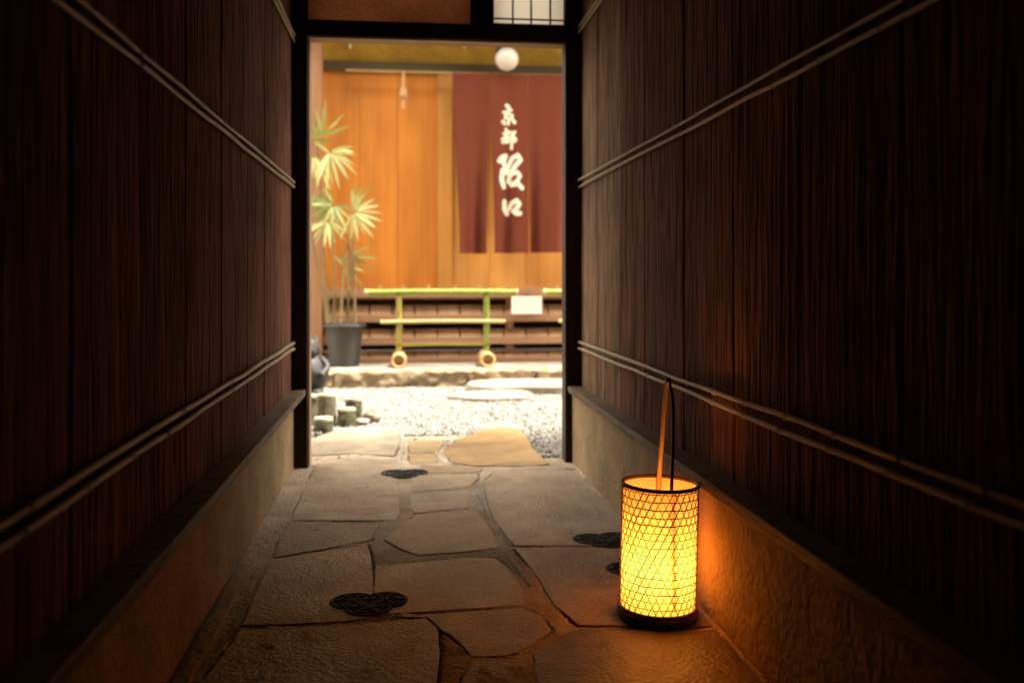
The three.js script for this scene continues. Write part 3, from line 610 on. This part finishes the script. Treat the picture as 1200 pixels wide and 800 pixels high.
// potted fan palm
{
  const PZ = -7.3, bp = onZ(403.5, 424, PZ), t = thing('potted_palm', 'lady palm with fan leaves in a black plastic pot', 'plant', [bp[0], KH, PZ]);
  const L = (px, py, dz = 0) => { const p = onZ(px, py, PZ + dz); return [p[0] - bp[0], p[1] - KH, dz]; };
  const pot = part('pot', new THREE.LatheGeometry([[0, 0], [0.108, 0], [0.112, 0.01], [0.138, 0.29], [0.16, 0.292], [0.162, 0.318], [0.15, 0.322], [0.138, 0.316], [0.13, 0.27], [0, 0.268]].map((q) => new THREE.Vector2(...q)), 40), M.pot, t);
  const so = new THREE.CylinderGeometry(0.131, 0.13, 0.02, 28); part('soil', so, M.soil, t, [0, 0.279, 0]);
  const tops = [[[386, 378], [381, 320], [376, 240], [372, 180], [370, 140]], [[391, 378], [392, 330], [388, 260], [384, 215]], [[399, 378], [401, 335], [404, 300], [414, 262]], [[407, 378], [409, 340], [411, 300], [408, 285]], [[416, 378], [415, 340], [414, 300], [413, 262]], [[383, 378], [378, 340], [370, 300], [362, 260]]];
  tops.forEach((c, i) => part('cane', culm(c.map(([x, y], k) => L(x, y, (i % 3 - 1) * 0.05 + (k ? 0.02 * k * (i % 2 ? 1 : -1) : 0))), 0.009, { node: 0.07, side: 8, bulge: 0.25, taper: -0.3 }), M.cane, t));
  const fan = (px, py, dz, dir, spread, len, n, mi, droop) => {     // dir: angle of the fan's middle, degrees from up, clockwise
    const c = L(px, py, dz), pos = [], idx = [], K = 9;
    for (let k = 0; k < n; k++) {
      const a = (dir + (n > 1 ? (k / (n - 1) - 0.5) * spread : 0) + R(-4, 4)) * Math.PI / 180, l = len * R(0.82, 1.08) * (1 - 0.15 * Math.abs(k / (n - 1) - 0.5)), tw = R(-0.35, 0.35), zt = R(-0.25, 0.55), w = R(0.009, 0.014), b0 = pos.length / 3, dr = droop * R(0.6, 1.4);
      for (let s = 0; s <= K; s++) {
        const q = s / K, d = 0.02 + l * q, ww = w * Math.sin(Math.PI * Math.min(1, 0.16 + 0.8 * q)) * (q > 0.93 ? 0.5 : 1), cx = Math.sin(a) * d, cy = Math.cos(a) * d - dr * q * q, cz = zt * d * (1 - 0.4 * q), nx = Math.cos(a), ny = -Math.sin(a);
        pos.push(c[0] + cx - nx * ww, c[1] + cy - ny * ww, c[2] + cz - tw * ww, c[0] + cx, c[1] + cy, c[2] + cz - 0.004, c[0] + cx + nx * ww, c[1] + cy + ny * ww, c[2] + cz + tw * ww);
        if (s < K) { const b = b0 + s * 3; idx.push(b, b + 3, b + 1, b + 1, b + 3, b + 4, b + 1, b + 4, b + 2, b + 2, b + 4, b + 5); }
      }
    }
    const g = new THREE.BufferGeometry(); g.setAttribute('position', new THREE.Float32BufferAttribute(pos, 3)); g.setIndex(idx); g.computeVertexNormals();
    part('fan_leaf', g, M.leaf[mi], t);
  };
  fan(378, 160, 0.05, 10, 110, 0.25, 5, 0, 0.01);
  fan(366, 165, 0.0, 40, 160, 0.16, 6, 0, 0.02);
  fan(386, 178, 0.12, 140, 150, 0.22, 12, 1, 0.05);
  fan(368, 182, 0.1, 190, 110, 0.24, 7, 1, 0.03);
  fan(391, 240, 0.1, 220, 240, 0.20, 12, 2, 0.04);
  fan(384, 258, 0.12, 190, 140, 0.17, 9, 1, 0.03);
  fan(414, 248, 0.12, 100, 210, 0.20, 13, 1, 0.03);
  fan(415, 240, 0.1, 35, 70, 0.17, 4, 0, 0.0);
  fan(366, 245, 0.04, 60, 150, 0.16, 8, 2, 0.03);
  fan(404, 312, -0.05, 60, 200, 0.15, 7, 2, 0.05);
  fan(411, 300, -0.06, 85, 60, 0.2, 3, 2, 0.03);
}

// stumps, rocks and a figurine beside the gate
{
  const stumps = [[382.5, 497, 462, 0.049, 'tall pale cut log standing behind the shortest log', M.stump], [379, 504, 490, 0.05, 'shortest mossy cut log, in front of the tall pale one', M.moss], [406, 498, 479, 0.05, 'medium mossy cut log beside the shortest one', M.moss], [414, 489, 467, 0.047, 'mossy cut log rising behind the medium one', M.moss], [365, 493, 463, 0.05, 'pale cut log tight against the gate post', M.stump]];
  stumps.forEach(([px, py, pt, r, label, m], i) => {
    const p = onY(px, py), h = onZ(px, pt, p[2])[1], t = thing('log_stump', label, 'log', [p[0], -0.02, p[2]], 'cut logs by the gate');
    const b = new THREE.CylinderGeometry(r * 0.97, r * 1.06, h + 0.012, 28, 6); roughen(b, 0.012, 22, i * 5); b.translate(0, (h + 0.012) / 2, 0); part('bark', b, m, t);
    const c = new THREE.CylinderGeometry(r * 0.93, r * 0.98, 0.012, 28, 1); roughen(c, 0.004, 22, i * 5); part('cut_face', c, M.stumpTop, t, [0, h + 0.018, 0]);
  });
  const rock = (px, py, s, m, label, i) => {
    const p = onY(px, py); const ic = new THREE.IcosahedronGeometry(1, 3); ic.deleteAttribute('uv'); ic.deleteAttribute('normal'); let g = mergeVertices(ic); roughen(g, 0.42, 1.3, i * 2.3); g.scale(...s); g = g.toNonIndexed(); g.computeVertexNormals();
    const o = part('rock', metreUV(g), m, null, [p[0], s[1] * 0.6, p[2]]); tag(o, label, 'rock', 'rocks beside the logs');
  };
  rock(436, 494, [0.05, 0.042, 0.04], M.flag.dark, 'dark rounded rock at the end of the logs', 1);
  rock(424, 497, [0.036, 0.022, 0.03], M.slab, 'white flattened pebble beside the dark rock', 2);
  const fp = onY(361, 468), t = thing('ceramic_figurine', 'dark glazed ceramic animal figurine with a round belly behind the logs', 'figurine', [fp[0], -0.005, fp[2]]);
  const base = new THREE.CylinderGeometry(0.15, 0.16, 0.05, 28); roughen(base, 0.012, 12, 3); base.translate(0, 0.022, 0); part('base', base, M.slab, t);
  const body = new THREE.SphereGeometry(0.13, 32, 24); body.scale(1, 1.05, 0.95); body.translate(0, 0.17, 0); roughen(body, 0.012, 14, 1); part('body', body, M.ceramic, t);
  const head = new THREE.SphereGeometry(0.075, 26, 20); head.translate(0, 0.33, 0.02); roughen(head, 0.01, 20, 2); const hd = part('head', head, M.ceramic, t);
  const sn = new THREE.SphereGeometry(0.03, 16, 12); sn.scale(1, 0.8, 1.2); part('snout', sn, M.ceramic, hd, [0, 0.315, 0.09]);
  for (const s of [-1, 1]) {
    const ear = new THREE.ConeGeometry(0.022, 0.04, 12); part('ear', ear, M.ceramic, hd, [s * 0.05, 0.4, 0.01]);
    const arm = culm([[s * 0.08, 0.27, 0.02], [s * 0.125, 0.22, 0.06], [s * 0.09, 0.17, 0.12]], 0.022, { node: 9, side: 12 }); part('arm', arm, M.ceramic, t);
    const foot = new THREE.SphereGeometry(0.04, 16, 12); foot.scale(1, 0.6, 1.4); part('foot', foot, M.ceramic, t, [s * 0.07, 0.065, 0.1]);
  }
}

// ---------------------------------------------------------------- the lantern
{
  const p = onY(770.5, 722), t = thing('paper_lantern', 'glowing cylindrical paper lantern in woven bamboo with a tall handle', 'lantern', [p[0], 0.004, p[2]]);
  t.rotation.z = -0.022; t.rotation.x = 0.005;
  const Rr = 0.0885, y0 = 0.026, y1 = 0.303;
  const shade = new THREE.CylinderGeometry(Rr - 0.002, Rr - 0.002, y1 - y0, 72, 8, true); shade.translate(0, (y0 + y1) / 2, 0);
  part('paper_shade', shade, M.paper, t);
  // hexagonal weave of split bamboo: level hoops and two families of slanting strips
  const ribbon = (pts, w, th) => {
    const pos = [], idx = [];
    pts.forEach(([a, y, r, da, dy]) => {
      const l = Math.hypot(da * r, dy), ua = dy / l * w / 2, uy = -da * r / l * w / 2;
      for (const [s, d] of [[-1, 0], [-1, th], [1, th], [1, 0]]) { const aa = a + s * ua / r, rr = r + d; pos.push(Math.sin(aa) * rr, y + s * uy, Math.cos(aa) * rr); }
    });
    for (let i = 0; i < pts.length - 1; i++) for (let k = 0; k < 4; k++) { const a = i * 4 + k, b = i * 4 + (k + 1) % 4; idx.push(a, a + 4, b, b, a + 4, b + 4); }
    const g = new THREE.BufferGeometry(); g.setAttribute('position', new THREE.Float32BufferAttribute(pos, 3)); g.setIndex(idx); const f = g.toNonIndexed(); f.computeVertexNormals(); return f;
  };
  const hoops = [], back = [], front = [];
  const rows = 16, dyr = (y1 - y0) / rows, nS = 33, slope = 2 * dyr / (2 * Math.PI * Rr / nS) ;  // hexagon lattice
  for (let k = 0; k < rows; k++) { const pts = [], y = y0 + 0.75 * dyr + k * dyr + R(-0.0012, 0.0012); for (let i = 0; i <= 64; i++) pts.push([i / 64 * Math.PI * 2, y + 0.0007 * Math.sin(i * 0.9 + k), Rr, Math.PI * 2 / 64, 0]); hoops.push(ribbon(pts, 0.0023 * R(0.75, 1.25), 0.0006)); }
  for (const [dir, arr, r, w] of [[-1, back, Rr + 0.0006, 0.0017], [1, front, Rr + 0.0013, 0.0023]]) for (let k = 0; k < nS; k++) {
    const pts = [], a0 = (k + (dir > 0 ? 0.25 : 0.5)) / nS * Math.PI * 2 + R(-0.02, 0.02), run = (y1 - y0) / (slope * Rr), n = 22;
    for (let i = 0; i <= n; i++) pts.push([a0 + dir * run * i / n, y0 + (y1 - y0) * i / n, r, dir * run / n, (y1 - y0) / n]);
    arr.push(ribbon(pts, w * R(0.7, 1.3), 0.0007));
  }
  for (const arr of [hoops, back, front]) { const o = part('bamboo_weave', mergeGeometries(arr), M.weave, t); o.userData.kind = 'stuff'; }
  // dark bound rim and base
  const ring = (ra, rb, ya, yb) => new THREE.LatheGeometry([[ra, ya], [rb, ya + 0.001], [rb + 0.0012, (ya + yb) / 2], [rb, yb - 0.001], [ra, yb], [ra, ya]].map((q) => new THREE.Vector2(...q)), 72);
  part('rim', ring(Rr - 0.0032, Rr + 0.0026, 0.3025, 0.3115), M.rim, t);
  const base = part('base_ring', ring(Rr - 0.004, Rr + 0.0055, 0.0, 0.016), M.rim, t);
  part('base_band', ring(Rr - 0.004, Rr + 0.0035, 0.0165, 0.027), M.rim, t);
  part('binding', new THREE.TorusGeometry(Rr + 0.0055, 0.0016, 6, 80).rotateX(Math.PI / 2).translate(0, 0.0172, 0), M.handle, base);
  part('floor_plate', new THREE.CylinderGeometry(Rr - 0.004, Rr - 0.004, 0.008, 48).translate(0, 0.007, 0), M.rim, t);
  // handle: two split canes bent together at the top
  t.updateMatrixWorld(true);
  const hz = 0.0775, lp = (px, py, dz) => t.worldToLocal(new THREE.Vector3(...onZ(px, py, p[2] + dz))).toArray();
  const legBack = [lp(771.5, 690, -hz), lp(772, 575, -hz), lp(776.5, 510, -hz * 0.5), lp(780.5, 461, -hz * 0.14), lp(783, 446, 0)], legFront = [lp(786, 700, hz - 0.014), lp(787, 580, hz - 0.008), lp(789, 515, hz * 0.55), lp(788, 463, hz * 0.2), lp(784, 447, 0.003)];
  part('handle_cane', culm(legBack, 0.0062, { node: 0.16, side: 10, bulge: 0.08, taper: -0.35 }), M.handle, t);  // lighter colour carries the lamp light falling on this cane
  part('handle_cane', culm(legFront, 0.004, { node: 0.16, side: 10, bulge: 0.08, taper: -0.2 }), M.rim, t);  // darker colour stands in for shade on its outward side
  const kn = new THREE.SphereGeometry(0.008, 14, 10); kn.scale(1.0, 1.2, 1); part('knot', kn, M.handle, t, lp(783.5, 446.5, 0.002));
  // bulb on a small holder
  const holder = new THREE.CylinderGeometry(0.014, 0.018, 0.08, 18); holder.translate(0, 0.05, 0); part('bulb_holder', holder, M.rim, t);
  const bulb = new THREE.LatheGeometry([[0, -0.03], [0.012, -0.03], [0.014, -0.018], [0.021, -0.004], [0.024, 0.01], [0.021, 0.024], [0.012, 0.033], [0, 0.036]].map((q) => new THREE.Vector2(...q)), 24);
  part('bulb', bulb, mat({ color: C(1, 0.9, 0.7), emissive: C(1, 0.42, 0.1), emissiveIntensity: 3, roughness: 0.4 }), t, [0, 0.118, 0]);
  const lamp = new THREE.PointLight(C(1, 0.385, 0.05), 0.047); lamp.name = 'lantern_light'; lamp.position.set(0, 0.122, 0); lamp.castShadow = true; lamp.shadow.radius = 1; t.add(lamp);
}

renderer.render(scene, camera);
